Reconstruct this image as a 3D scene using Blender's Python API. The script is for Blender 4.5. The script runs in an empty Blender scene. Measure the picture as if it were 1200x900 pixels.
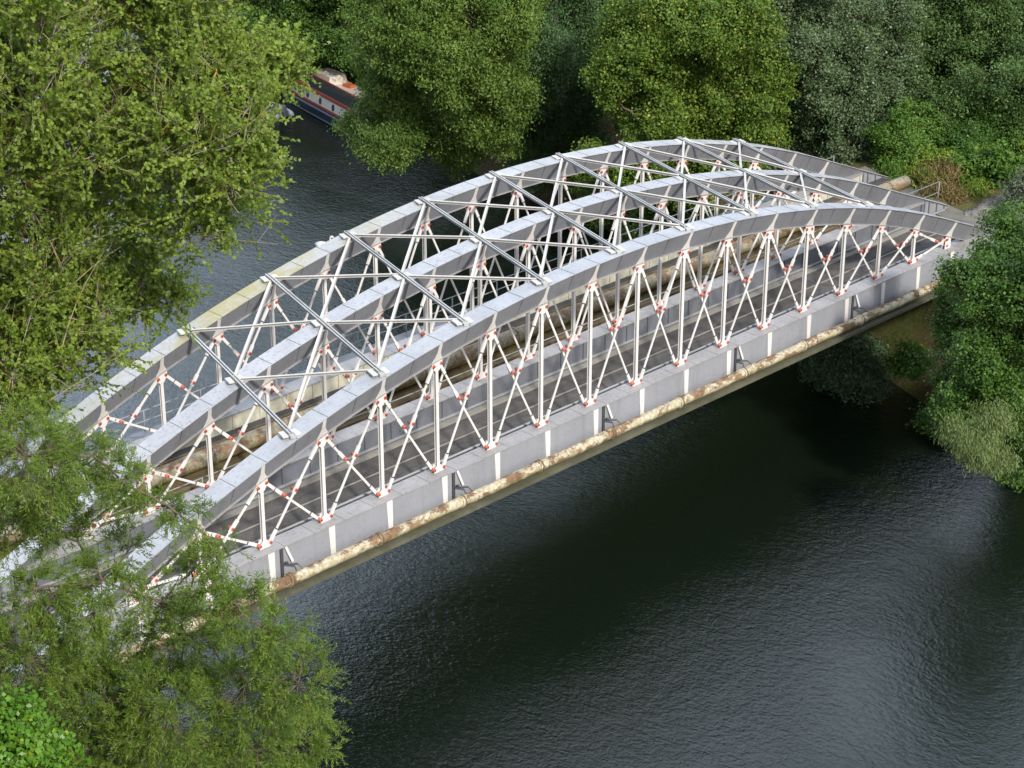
import bpy, math, random
import numpy as np
from mathutils import Vector
R = math.radians
scn = bpy.context.scene
col = scn.collection
rng = np.random.default_rng(11)
random.seed(5)

# ------------------------------------------------------------------ helpers
def tag(o, label=None, cat=None, group=None, kind=None):
    if label: o['label'] = label
    if cat: o['category'] = cat
    if group: o['group'] = group
    if kind: o['kind'] = kind
    return o

def empty(name, loc):
    o = bpy.data.objects.new(name, None); col.objects.link(o)
    o.empty_display_size = .5; o.location = loc
    return o

class MB:
    """collects simple solids (world coordinates) into one mesh"""
    def __init__(s): s.v = []; s.f = []; s.m = []; s.sm = []
    def add(s, vs, fs, m=0, smooth=False):
        b = len(s.v); s.v += [tuple(map(float, p)) for p in vs]
        s.f += [tuple(b + i for i in f) for f in fs]
        s.m += [m] * len(fs); s.sm += [smooth] * len(fs)
    def hexa(s, p, m=0):
        # p: 4 bottom corners then 4 top corners
        s.add(p, [(3, 2, 1, 0), (4, 5, 6, 7), (0, 1, 5, 4), (1, 2, 6, 5), (2, 3, 7, 6), (3, 0, 4, 7)], m)
    def box(s, x0, x1, y0, y1, z0, z1, m=0):
        s.hexa([(x0, y0, z0), (x1, y0, z0), (x1, y1, z0), (x0, y1, z0), (x0, y0, z1), (x1, y0, z1), (x1, y1, z1), (x0, y1, z1)], m)
    def bar(s, a, b, side, w, t, m=0):
        a = Vector(a); b = Vector(b); d = (b - a).normalized()
        sd = Vector(side); sd = (sd - d * sd.dot(d)).normalized(); n = d.cross(sd)
        q = [sd * (w / 2) * i + n * (t / 2) * j for i, j in ((-1, -1), (1, -1), (1, 1), (-1, 1))]
        s.hexa([a + v for v in q] + [b + v for v in q], m)
    def tube(s, pts, rad, n=8, m=0, caps=True):
        pts = [Vector(p) for p in pts]
        if not hasattr(rad, '__len__'): rad = [rad] * len(pts)
        vs = []; up = None
        for i, p in enumerate(pts):
            d = (pts[min(i + 1, len(pts) - 1)] - pts[max(i - 1, 0)])
            d = d.normalized() if d.length > 1e-9 else Vector((0, 0, 1))
            if up is None: up = Vector((0, 0, 1)) if abs(d.z) < .9 else Vector((1, 0, 0))
            u = (up - d * up.dot(d)); u = u.normalized() if u.length > 1e-6 else d.orthogonal().normalized()
            up = u; w = d.cross(u)
            for k in range(n):
                a = 2 * math.pi * k / n
                vs.append(p + (u * math.cos(a) + w * math.sin(a)) * rad[i])
        fs = []
        for i in range(len(pts) - 1):
            for k in range(n):
                k2 = (k + 1) % n
                fs.append((i * n + k, i * n + k2, (i + 1) * n + k2, (i + 1) * n + k))
        s.add(vs, fs, m, True)
        if caps:
            b = len(s.v) - len(vs)
            s.f += [tuple(b + k for k in reversed(range(n))), tuple(b + (len(pts) - 1) * n + k for k in range(n))]
            s.m += [m, m]; s.sm += [False, False]
    def prism(s, poly, off, m=0):
        n = len(poly); off = Vector(off)
        vs = [Vector(p) for p in poly] + [Vector(p) + off for p in poly]
        s.add(vs, [tuple(range(n)), tuple(range(2 * n - 1, n - 1, -1))] + [(i, i + n, (i + 1) % n + n, (i + 1) % n) for i in range(n)], m)
    def loft(s, rings, m=0, closed=True, smooth=True, caps=True):
        n = len(rings[0]); vs = [p for r in rings for p in r]; fs = []
        for i in range(len(rings) - 1):
            for k in range(n if closed else n - 1):
                k2 = (k + 1) % n
                fs.append((i * n + k, i * n + k2, (i + 1) * n + k2, (i + 1) * n + k))
        s.add(vs, fs, m, smooth)
        if caps and closed:
            b = len(s.v) - len(vs)
            s.f += [tuple(b + k for k in reversed(range(n))), tuple(b + (len(rings) - 1) * n + k for k in range(n))]
            s.m += [m, m]; s.sm += [False, False]
    def build(s, name, mats, parent=None):
        if not isinstance(mats, (list, tuple)): mats = [mats]
        o0 = Vector((0, 0, 0))
        q = parent
        while q is not None: o0 += Vector(q.location); q = q.parent
        me = bpy.data.meshes.new(name)
        me.from_pydata([(a - o0.x, b - o0.y, c - o0.z) for a, b, c in s.v], [], s.f)
        for mt in mats: me.materials.append(mt)
        me.polygons.foreach_set('material_index', s.m)
        me.polygons.foreach_set('use_smooth', s.sm)
        import bmesh
        bm = bmesh.new(); bm.from_mesh(me); bmesh.ops.recalc_face_normals(bm, faces=bm.faces); bm.to_mesh(me); bm.free()
        me.update()
        o = bpy.data.objects.new(name, me); col.objects.link(o)
        if parent is not None: o.parent = parent
        return o

def quads_mesh(name, V, mat, tint=None, parent=None):
    """V: (n,4,3) array of quads"""
    n = len(V)
    if parent is not None: V = V - np.array(parent.location)
    me = bpy.data.meshes.new(name)
    me.vertices.add(4 * n); me.vertices.foreach_set('co', np.ascontiguousarray(V, dtype=np.float32).ravel())
    me.loops.add(4 * n); me.loops.foreach_set('vertex_index', np.arange(4 * n, dtype=np.int32))
    me.polygons.add(n); me.polygons.foreach_set('loop_start', np.arange(0, 4 * n, 4, dtype=np.int32))
    if tint is not None:
        at = me.attributes.new('tint', 'FLOAT', 'FACE'); at.data.foreach_set('value', tint.astype(np.float32))
    me.materials.append(mat)
    me.update(calc_edges=True)
    o = bpy.data.objects.new(name, me); col.objects.link(o)
    if parent is not None: o.parent = parent
    return o

# ------------------------------------------------------------------ materials
class NT:
    def __init__(s, name):
        s.mat = bpy.data.materials.new(name); s.mat.use_nodes = True
        s.t = s.mat.node_tree; s.t.nodes.clear()
        s.out = s.n('ShaderNodeOutputMaterial')
        s.tc = s.n('ShaderNodeTexCoord')
    def n(s, typ, **kw):
        nd = s.t.nodes.new(typ)
        for k, v in kw.items():
            if k in nd.inputs: s.set(nd.inputs[k], v)
            else: setattr(nd, k, v)
        return nd
    def set(s, inp, v):
        if isinstance(v, bpy.types.NodeSocket): s.t.links.new(v, inp)
        elif hasattr(v, '__len__') and len(v) == 3 and inp.type == 'RGBA': inp.default_value = (*v, 1)
        else: inp.default_value = v
    def noise(s, scale, detail=3, rough=.55, stretch=None, coord='Object'):
        c = s.tc.outputs[coord]
        if stretch:
            mp = s.n('ShaderNodeMapping'); mp.inputs['Scale'].default_value = stretch
            s.t.links.new(c, mp.inputs['Vector']); c = mp.outputs[0]
        nz = s.n('ShaderNodeTexNoise'); s.t.links.new(c, nz.inputs['Vector'])
        nz.inputs['Scale'].default_value = scale; nz.inputs['Detail'].default_value = detail; nz.inputs['Roughness'].default_value = rough
        return nz.outputs['Fac']
    def ramp(s, v, a, b, ca=0., cb=1.):
        m = s.n('ShaderNodeMapRange'); m.clamp = True
        s.set(m.inputs['Value'], v)
        for k, x in (('From Min', a), ('From Max', b), ('To Min', ca), ('To Max', cb)): m.inputs[k].default_value = x
        return m.outputs[0]
    def math(s, op, a, b=0.):
        m = s.n('ShaderNodeMath', operation=op); s.set(m.inputs[0], a); s.set(m.inputs[1], b); return m.outputs[0]
    def mix(s, f, a, b):
        m = s.n('ShaderNodeMix', data_type='RGBA'); s.set(m.inputs[0], f); s.set(m.inputs[6], a); s.set(m.inputs[7], b)
        return m.outputs[2]
    def bump(s, h, strength=.3, dist=.02):
        b = s.n('ShaderNodeBump'); s.set(b.inputs['Height'], h); b.inputs['Strength'].default_value = strength; b.inputs['Distance'].default_value = dist
        return b.outputs[0]
    def pbsdf(s, color, rough=.6, normal=None, spec=.5, metallic=0.):
        p = s.n('ShaderNodeBsdfPrincipled')
        s.set(p.inputs['Base Color'], color); s.set(p.inputs['Roughness'], rough); s.set(p.inputs['Specular IOR Level'], spec)
        p.inputs['Metallic'].default_value = metallic
        if normal is not None: s.t.links.new(normal, p.inputs['Normal'])
        return p
    def done(s, p):
        s.t.links.new(p.outputs[0], s.out.inputs['Surface']); return s.mat

def paint(name, c, var=.12, speck=.25, dirt=(.12, .10, .08), dirt_amt=.25, rough=.55, lichen=None, streak=True):
    t = NT(name)
    dark = tuple(x * (1 - 1.5 * var) for x in c); lite = tuple(min(.82, x * (1 + 1.2 * var)) for x in c)
    col1 = t.mix(t.ramp(t.noise(.6, 5, .65), .3, .7), dark, lite)
    sp = t.ramp(t.noise(8, 5, .75), .53, .66, 0, speck)
    col2 = t.mix(sp, col1, tuple(x * .45 for x in c))
    if streak:
        st = t.ramp(t.noise(1.0, 4, .6, (2.2, 2.2, .18)), .52, .75, 0, dirt_amt)
        col2 = t.mix(st, col2, dirt)
    fl = t.ramp(t.noise(3.1, 5, .7), .66, .74, 0, dirt_amt * 1.2)
    col2 = t.mix(fl, col2, dirt)
    if lichen:
        lc, amt = lichen
        sx = t.n('ShaderNodeSeparateXYZ'); t.t.links.new(t.tc.outputs['Object'], sx.inputs[0])
        m = t.math('MULTIPLY', t.ramp(t.noise(.55, 6, .75), .42, .58, 0, amt), t.math('MULTIPLY', t.ramp(sx.outputs['X'], -1, -7), t.ramp(sx.outputs['X'], -21, -17)))
        col2 = t.mix(m, col2, lc)
    nrm = t.bump(t.noise(6, 4, .6), .15, .01)
    return t.done(t.pbsdf(col2, rough, nrm, .35))

def leaf(name, c1, c2, c3=None, trans=.30, rough=.55):
    """c1..c2: range of leaf colours, c3: rarer leaves (yellowed, pale underside)"""
    t = NT(name)
    a = t.n('ShaderNodeAttribute', attribute_name='tint', attribute_type='GEOMETRY').outputs['Fac']
    cl = t.mix(t.ramp(a, .0, .8), c1, c2)
    if c3: cl = t.mix(t.ramp(a, .86, .93), cl, c3)
    p = t.pbsdf(cl, rough, None, .35)
    tr = t.n('ShaderNodeBsdfTranslucent'); t.set(tr.inputs['Color'], t.mix(.35, cl, (.16, .22, .02)))
    m = t.n('ShaderNodeMixShader'); m.inputs[0].default_value = trans
    t.t.links.new(p.outputs[0], m.inputs[1]); t.t.links.new(tr.outputs[0], m.inputs[2])
    return t.done(m)

def bark(name, c, c2, lichen=None):
    t = NT(name)
    k = t.mix(t.ramp(t.noise(4, 5, .7, (1, 1, .35)), .35, .65), c, c2)
    if lichen: k = t.mix(t.ramp(t.noise(2.2, 4, .7), .46, .60), k, lichen)
    return t.done(t.pbsdf(k, .85, t.bump(t.noise(9, 5, .7), .6, .03), .2))

M = {}
M['web'] = paint('grey_web_paint', (.20, .206, .226), .08, .3, (.11, .10, .09), .45)
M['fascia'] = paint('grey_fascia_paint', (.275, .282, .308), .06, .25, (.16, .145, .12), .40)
M['plate'] = paint('pale_grey_plate_paint', (.37, .375, .395), .12, .5, (.22, .22, .21), .5, streak=False)
M['plate_mid'] = paint('speckled_plate_paint', (.40, .40, .415), .12, .8, (.24, .23, .20), .55, streak=False)
M['plate_far'] = paint('lichened_plate_paint', (.40, .40, .40), .12, .65, (.25, .24, .18), .5, lichen=((.34, .29, .11), .85), streak=False)
M['white'] = paint('white_member_paint', (.70, .67, .64), .06, .14, (.40, .30, .22), .34, rough=.5)
M['cream'] = paint('cream_brace_paint', (.54, .515, .475), .10, .25, (.42, .33, .22), .30)
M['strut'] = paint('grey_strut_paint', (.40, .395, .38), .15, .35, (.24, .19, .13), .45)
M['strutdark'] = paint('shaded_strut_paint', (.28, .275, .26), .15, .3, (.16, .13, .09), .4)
M['pinhead'] = paint('dark_pin_end', (.22, .035, .03), .15, .2)
M['red'] = paint('red_pin_paint', (.50, .125, .085), .2, .2, (.30, .05, .04), .3, streak=False)
M['chord'] = paint('dusty_chord_paint', (.33, .315, .31), .14, .6, (.22, .19, .16), .65, streak=False)
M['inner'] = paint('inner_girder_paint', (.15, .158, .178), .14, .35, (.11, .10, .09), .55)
M['creamgirder'] = paint('weathered_cream_paint', (.55, .53, .42), .14, .5, (.28, .24, .14), .6)
M['dark'] = paint('dark_iron', (.06, .06, .068), .2, .2, (.06, .045, .04), .3)
M['moss'] = paint('mossy_flange', (.115, .11, .075), .25, .4, (.07, .08, .025), .7)
M['railgrey'] = paint('galvanised_rail', (.30, .31, .32), .1, .2)

def pipe_mat(name, bias, k=1.):
    t = NT(name)
    rust = t.mix(t.ramp(t.noise(3.5, 5, .7), .35, .65), (.13, .075, .04), (.25, .16, .095))
    pale = t.mix(t.ramp(t.noise(7, 4, .6), .4, .6), tuple(k * v for v in (.54, .48, .38)), tuple(k * v for v in (.36, .32, .19)))
    f = t.ramp(t.noise(2.1, 7, .78, (.6, 1, 1)), .47 + bias, .53 + bias)
    c = t.mix(f, rust, pale)
    g = t.n('ShaderNodeNewGeometry'); sx = t.n('ShaderNodeSeparateXYZ'); t.t.links.new(g.outputs['Normal'], sx.inputs[0])
    low = t.ramp(sx.outputs['Z'], .25, -.45)           # moss grows on the damp lower flank
    mo = t.math('MULTIPLY', low, t.ramp(t.noise(1.7, 5, .7), .35, .6))
    c = t.mix(mo, c, (.13, .13, .035))
    return t.done(t.pbsdf(c, .75, t.bump(t.noise(8, 5, .7), .5, .02), .3))
M['pipe'] = pipe_mat('peeling_rusty_pipe', -.01)
M['pipe2'] = pipe_mat('weathered_deck_pipe', -.02, .62)

def deck_mat(name, a, b, c_spot, st):
    t = NT(name)
    k = t.mix(t.ramp(t.noise(1.1, 6, .7, st), .35, .65), a, b)
    k = t.mix(t.ramp(t.noise(14, 5, .75), .5, .75, 0, .6), k, c_spot)
    k = t.mix(t.ramp(t.noise(.45, 6, .7, st), .52, .66, 0, .7), k, tuple(x * .6 for x in a))
    return t.done(t.pbsdf(k, .9, t.bump(t.noise(22, 4, .7), .7, .03), .2))
M['deck1'] = deck_mat('gritty_dark_deck', (.065, .060, .056), (.125, .114, .105), (.22, .20, .18), (.25, 1, 1))
M['deck2'] = deck_mat('mossy_brown_deck', (.10, .075, .035), (.17, .125, .055), (.20, .17, .07), (.25, 1, 1))
M['debris'] = deck_mat('pale_debris', (.26, .245, .225), (.34, .32, .29), (.16, .14, .10), (.5, 1, 1))
M['timber'] = deck_mat('old_timber', (.12, .08, .045), (.20, .15, .09), (.26, .20, .13), (.2, 2, 2))
M['ballast'] = deck_mat('grey_ballast', (.13, .115, .10), (.23, .205, .185), (.12, .10, .09), (1, 1, 1))
M['concrete'] = deck_mat('abutment_concrete', (.14, .13, .11), (.21, .195, .17), (.08, .08, .05), (1, 1, .4))
# ------------------------------------------------------------------ the bridge
S = 2.6                       # panel length (m)
W, SK = 4.6075, 1.3637        # truss spacing and skew shift per truss
NP = 17
HC, HH, HQ, HM = 8.50117, 8.76458, -.07826, 1.82396
def hn(i):                    # arch ordinate above the bottom chord at panel point i
    def q(k): t = (k - HC) / HH; return S * (HM * (1 - t * t) + HQ * (t ** 4 - t * t))
    if i < 0: return q(0) + (q(0) - q(.2)) / .2 * (-i) * .98
    if i > NP: return q(NP) + (q(NP) - q(NP - .2)) / .2 * (i - NP) * .98
    return q(i)
def slope(i): return -(hn(i + .05) - hn(i - .05)) / (.1 * S)      # dz/dx  (x = -S i)
def P(j, i, y, z): return (-S * i + SK * j, W * j + y, z)
CZ = -.13                     # top of the bottom girder flange
ZB, ZT = .17, .93             # bottom and top of the arch web above the panel point
YB, YT = .06, .36             # half widths of the arch section

bridge = empty('railway_bridge', (-22, 4.6, -1.8))
tag(bridge, 'grey and white bowstring girder railway bridge with three arched trusses crossing the river', 'bridge')
ribs, girders = [], []
for j in range(3):
    pm = [M['plate'], M['plate_mid'], M['plate_far']][j]
    st = [x * .5 for x in range(int(-2.0 * 2), int((NP + 2.0) * 2) + 1)]
    mb = MB()
    for a, b in zip(st[:-1], st[1:]):
        sec = []
        for i in (a, b):
            zb, zt = hn(i) + ZB, hn(i) + ZT
            zb2 = max(zb, -1.2)
            sec.append((i, zb2, max(zt, zb2 + .02)))
        (i0, b0, t0), (i1, b1, t1) = sec
        th = .02
        for sg in (-1, 1):        # the two sloping webs
            mb.hexa([P(j, i0, sg * YB, b0), P(j, i1, sg * YB, b1), P(j, i1, sg * (YB - th), b1), P(j, i0, sg * (YB - th), b0),
                     P(j, i0, sg * YT, t0), P(j, i1, sg * YT, t1), P(j, i1, sg * (YT - th), t1), P(j, i0, sg * (YT - th), t0)], 0)
        # lower lip
        mb.hexa([P(j, i0, -.13, b0 - .035), P(j, i1, -.13, b1 - .035), P(j, i1, .13, b1 - .035), P(j, i0, .13, b0 - .035),
                 P(j, i0, -.13, b0 - .004), P(j, i1, -.13, b1 - .004), P(j, i1, .13, b1 - .004), P(j, i0, .13, b0 - .004)], 1)
    # web lap seams between panel points
    for k in range(NP):
        i = k + .5
        for sg in (-1, 1):
            a = Vector(P(j, i, sg * (YB + .004), hn(i) + ZB + .02)); b = Vector(P(j, i, sg * (YT + .004), hn(i) + ZT - .03))
            mb.bar(a, b, (1, 0, 0), .014, .006, 2)
    rib = mb.build('arch_rib', [M['web'], M['chord'], M['dark']], bridge); ribs.append(rib)
    # cover plate, with lap joints
    mb = MB()
    for a, b in zip(st[:-1], st[1:]):
        ys = YT + .05
        q = []
        for i in (a, b):
            z = hn(i) + ZT + .002; s_ = slope(i); q.append((i, z))
        (i0, z0), (i1, z1) = q
        mb.hexa([P(j, i0, -ys, z0), P(j, i1, -ys, z1), P(j, i1, ys, z1), P(j, i0, ys, z0),
                 P(j, i0, -ys, z0 + .03), P(j, i1, -ys, z1 + .03), P(j, i1, ys, z1 + .03), P(j, i0, ys, z0 + .03)], 0)
    for k in range(-1, NP + 1):
        for dd in (.0, .5):
            i = k + dd; z = hn(i) + ZT + .036; s_ = slope(i)
            v = Vector((1, 0, s_)).normalized(); c = Vector(P(j, i, 0, z))
            mb.bar(c - Vector((0, YT + .052, 0)), c + Vector((0, YT + .052, 0)), v, .016, .006, 1)
    mb.build('cover_plate', [pm, M['dark']], rib)
    # stiffener straps, flared into the gusset
    for k in range(0, NP + 1):
        mb = MB(); s_ = slope(k)
        for sg in (-1, 1):
            z0 = hn(k)
            L = ZT - ZB
            def tp(u, f):   # f 0..1 up the sloping web
                return Vector(P(j, k, sg * (YB + (YT - YB) * f + .012), z0 + ZB + L * f)) + Vector((u + -.5 * s_ * L * f, 0, s_ * u * (1 if f > .05 else .9)))
            prof = [(-.24, .0), (.24, .0), (.15, .20), (.085, .42), (.075, .97), (-.075, .97), (-.085, .42), (-.15, .20)]
            mb.prism([tp(u, f) for u, f in prof], (0, sg * .018, 0), 0)
        mb.build('stiffener', M['white'], rib)
    # stiffened end webs closing the rib down to the bearing
    for e in (0, 1):
        mb = MB()
        sgn = -1 if e == 0 else 1
        i0 = (0 if e == 0 else NP)
        for sg in (-1, 1):
            poly = [P(j, i0 + sgn * d, sg * .30, hn(i0 + sgn * d) + ZT - .02) for d in (1.16, 1.5, 2.0)]
            poly += [P(j, i0 + sgn * 2.0, sg * .30, -1.7), P(j, i0 + sgn * 1.16, sg * .30, -1.7)]
            mb.prism(poly, (0, sg * .02, 0), 0)
            for d in (1.2, 1.35, 1.6, 1.85):
                i = i0 + sgn * d; x, y, _ = P(j, i, sg * .345, 0)
                mb.box(x - .03, x + .03, y - .025, y + .025, -1.65, hn(i) + ZT - .05, 1)
        mb.build('end_web', [M['fascia'], M['inner']], rib)

    # bottom girder
    mb = MB()
    x0, x1 = P(j, NP + 2.0, 0, 0)[0], P(j, -2.0, 0, 0)[0]
    xf0, xf1 = P(j, NP + 1.15, 0, 0)[0], P(j, -1.15, 0, 0)[0]
    y = W * j
    mb.box(xf0, xf1, y - .43, y + .31, CZ - .045, CZ, 1)                  # top flange
    k = xf0 + .9
    while k < xf1:                                                       # joints in the flange
        mb.box(k - .005, k + .005, y - .432, y + .312, CZ - .046, CZ + .004, 4); k += S / 2
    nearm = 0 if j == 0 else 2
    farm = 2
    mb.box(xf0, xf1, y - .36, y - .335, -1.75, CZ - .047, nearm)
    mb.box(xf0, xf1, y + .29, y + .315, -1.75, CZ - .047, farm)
    mb.box(x0, x1, y - .46, y + .42, -1.80, -1.752, 3)
    if j == 0: mb.box(x0, x1, y - 1.16, y - .365, -1.50, -1.43, 3); mb.box(x0, x1, y - 1.16, y - 1.12, -1.56, -1.503, 3)
    # ribs on the inner faces
    xx = xf0 + .6
    while xx < xf1:
        if j > 0:
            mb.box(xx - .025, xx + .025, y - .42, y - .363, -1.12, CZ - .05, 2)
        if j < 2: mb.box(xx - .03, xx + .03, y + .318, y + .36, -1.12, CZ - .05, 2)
        xx += S / 2
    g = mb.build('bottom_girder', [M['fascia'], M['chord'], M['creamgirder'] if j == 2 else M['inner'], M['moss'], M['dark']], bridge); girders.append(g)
    # lateral angle along the foot of the middle girder
    if j == 0:
        for k in range(0, NP + 1):
            mb = MB(); x = P(0, k, 0, 0)[0]
            mb.prism([(x - .14, -.363, CZ - .05), (x + .13, -.363, CZ - .05), (x + .13, -.363, -1.36), (x - .075, -.363, -1.36)], (0, -.02, 0), 0)
            mb.build('fascia_strap', M['white'], g)
        for k in (15, 12, 9, 6, 3):
            mb = MB(); x = P(0, k, 0, 0)[0] + .42
            mb.box(x - .07, x + .05, -.41, -.364, -1.40, CZ - .05, 0)
            mb.bar((x + .16, -.40, CZ - .06), (x + .40, -.44, -.82), (0, 1, 0), .05, .09, 1)
            mb.bar((x + .0, -.42, -.80), (x + .44, -.66, -.84), (0, 1, 0), .05, .04, 0)
            mb.bar((x + .44, -.66, -.84), (x + .50, -.84, -.97), (0, 1, 0), .04, .04, 2)
            mb.tube([(x + .08, -.45, -.76), (x + .17, -.48, -.75)], .045, 8, 0)
            mb.build('pipe_bracket', [M['dark'], M['white'], M['moss']], g)

# posts, gussets
for j in range(3):
    for k in range(1, NP):
        x, y, _ = P(j, k, 0, 0); zt = hn(k) + ZB - .02
        mb = MB()
        mb.box(x - .062, x + .062, y - .062, y - .042, CZ, zt, 0)
        mb.box(x - .062, x + .062, y + .042, y + .062, CZ, zt, 0)
        mb.box(x - .012, x + .012, y - .040, y + .040, CZ, zt, 0)
        for sg in (-1, 1):
            mb.prism([(x + u, y + sg * .085, CZ + v) for u, v in ((-.23, .002), (.23, .002), (.20, .16), (.07, .27), (-.07, .27), (-.20, .16))], (0, -sg * .02, 0), 0)
        po = mb.build('post', M['white'], bridge)
        mb = MB(); z = hn(k); s_ = slope(k)
        for sg in (-1, 1):
            pl = [(-.23, -.06), (-.08, -.24), (.08, -.24), (.23, -.06), (.24, .16), (-.24, .16)]
            mb.prism([(x + u, y + sg * .090, z + v + s_ * u * .8) for u, v in pl], (0, -sg * .020, 0), 0)
        mb.build('gusset_plate', M['white'], po)
    for k in (0, NP):
        x, y, _ = P(j, k, 0, 0); mb = MB()
        for sg in (-1, 1):
            mb.prism([(x + u, y + sg * .090, CZ + v) for u, v in ((-.22, .004), (.22, .004), (.20, .58), (-.20, .58))], (0, -sg * .02, 0), 0)
        mb.box(x - .065, x + .065, y - .066, y + .066, CZ, hn(k) + ZB - .02, 0)
        mb.build('gusset_plate', M['white'], ribs[j])

# diagonals with their red pins
stuff_pins = MB(); hidden_bars = MB()
def pin_mesh(mb, c):
    c = Vector(c); mb.tube([c - Vector((0, .125, 0)), c + Vector((0, .125, 0))], .062, 10, 0)
    mb.tube([c - Vector((0, .14, 0)), c + Vector((0, .14, 0))], .03, 8, 1)
for j in range(3):
    for k in range(NP):
        xa, y, _ = P(j, k, 0, 0); xb = P(j, k + 1, 0, 0)[0]         # xa right, xb left
        ha, hb = hn(k), hn(k + 1)
        ta = Vector((xa - .17, y, ha - .0 - slope(k) * .14)) if k > 0 else Vector((xa - .08, y, .32))
        tb = Vector((xb + .17, y, hb - .0 + slope(k + 1) * .14)) if k + 1 < NP else Vector((xb + .08, y, .32))
        ba = Vector((xa - .22, y, .0)) if k > 0 else Vector((xa - .08, y, .02))
        bb = Vector((xb + .22, y, .0)) if k + 1 < NP else Vector((xb + .08, y, .02))
        # crossing point
        d1, d2 = bb - ta, ba - tb
        den = d1.x * d2.z - d1.z * d2.x
        u = ((tb.x - ta.x) * d2.z - (tb.z - ta.z) * d2.x) / den
        X = ta + d1 * u
        for (t_, b_, oy) in ((ta, bb, -.055), (tb, ba, .055)):
            o = Vector((0, oy, 0)); d = (b_ - t_).normalized(); L = (b_ - t_).length
            lx = (X - t_).length
            pins = [t_, X - d * min(.36, lx * .5), b_]
            hid = (j == 2 and k == NP - 1)
            mb = hidden_bars if hid else MB()
            mb.bar(t_ + o, b_ + o, (0, 1, 0), .04, .078, 0)
            ln = min(.62, lx * .42)
            mb.bar(t_ + o - d * .06, t_ + o + d * ln, (0, 1, 0), .07, .112, 0)
            mb.bar(t_ + o + d * ln, t_ + o + d * (ln + .035), (0, 1, 0), .080, .10, 1)
            c0 = pins[1]
            mb.bar(c0 + o - d * min(.34, lx * .3), c0 + o + d * .14, (0, 1, 0), .068, .125, 0)
            mb.bar(b_ + o - d * min(.46, L * .2), b_ + o + d * .06, (0, 1, 0), .07, .11, 0)
            mb.bar(b_ + o - d * min(.50, L * .22), b_ + o - d * min(.46, L * .2), (0, 1, 0), .078, .10, 1)
            if not hid: bar = mb.build('diagonal_bar', [M['white'], M['dark']], bridge)
            for c in pins:
                if j == 0:
                    pm_ = MB(); pin_mesh(pm_, c); pm_.build('pin_cap', [M['red'], M['pinhead']], bar)
                else: pin_mesh(stuff_pins, c)
tag(stuff_pins.build('pin_cap', [M['red'], M['pinhead']], bridge), kind='stuff')
tag(hidden_bars.build('diagonal_bar', [M['white'], M['dark']], bridge), kind='stuff')

# overhead bracing
SI = [2.5, 4, 5.5, 7, 8.5, 10, 11.5, 13, 14.5]
def zs(i): return hn(i) + ZT + .035
for i in SI:
    mb = MB(); z = zs(i)
    a = Vector(P(0, i, 0, z + .13)); b = Vector(P(2, i, 0, z + .13)); d = (b - a).normalized()
    a2, b2 = a - d * .12, b + d * .30
    n = Vector((0, 0, 1)); sd = d.cross(n)
    for sg in (-1, 1):
        mb.bar(a2 + sd * sg * .056, b2 + sd * sg * .056, sd, .055, .022, 0)
        mb.bar(a2 + sd * sg * .036 - n * .05, b2 + sd * sg * .036 - n * .05, sd, .016, .075, 0)
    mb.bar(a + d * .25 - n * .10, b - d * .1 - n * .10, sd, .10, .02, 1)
    for j in range(3):
        c = Vector(P(j, i, 0, z))
        mb.bar(c - d * .30 + n * .04, c + d * .30 + n * .04, sd, .18, .10, 0)
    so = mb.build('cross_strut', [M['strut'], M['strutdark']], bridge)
    for j in range(3):
        mb = MB(); c = Vector(P(j, i, 0, z + .052)); s_ = slope(i)
        for sg in (-1, 1):
            v = sd * sg
            q = c + v * .22
            mb.hexa([q - d * .22 - v * .10 - n * .02, q + d * .22 - v * .10 - n * .02, q + d * .22 + v * .10 - n * .02, q - d * .22 + v * .10 - n * .02,
                     q - d * .22 - v * .10 + n * .03, q + d * .22 - v * .10 + n * .03, q + d * .22 + v * .10 + n * .03, q - d * .22 + v * .10 + n * .03])
        mb.build('joint_plate', M['cream'], so)
for j in range(2):
    for p, q in zip(SI[:-1], SI[1:]):
        for (ia, ib) in ((q, p), (p, q)):
            a = Vector(P(j + 1, ia, -.10, zs(ia) + .10)); b = Vector(P(j, ib, .10, zs(ib) + .10))
            d = (b - a).normalized(); a = a + d * .12; b = b - d * .12
            up = Vector((0, 0, 1)); sd = d.cross(up).normalized(); dz = .0 if ia == q else -.045
            mb = MB(); off = up * dz
            up2 = sd.cross(d).normalized()
            mb.bar(a + off + up2 * .02, b + off + up2 * .02, sd, .09, .018, 0)
            mb.bar(a + off - up2 * .045 - sd * .042, b + off - up2 * .045 - sd * .042, sd, .02, .105, 0)
            mb.build('bracing_diagonal', M['cream'], bridge)

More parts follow.
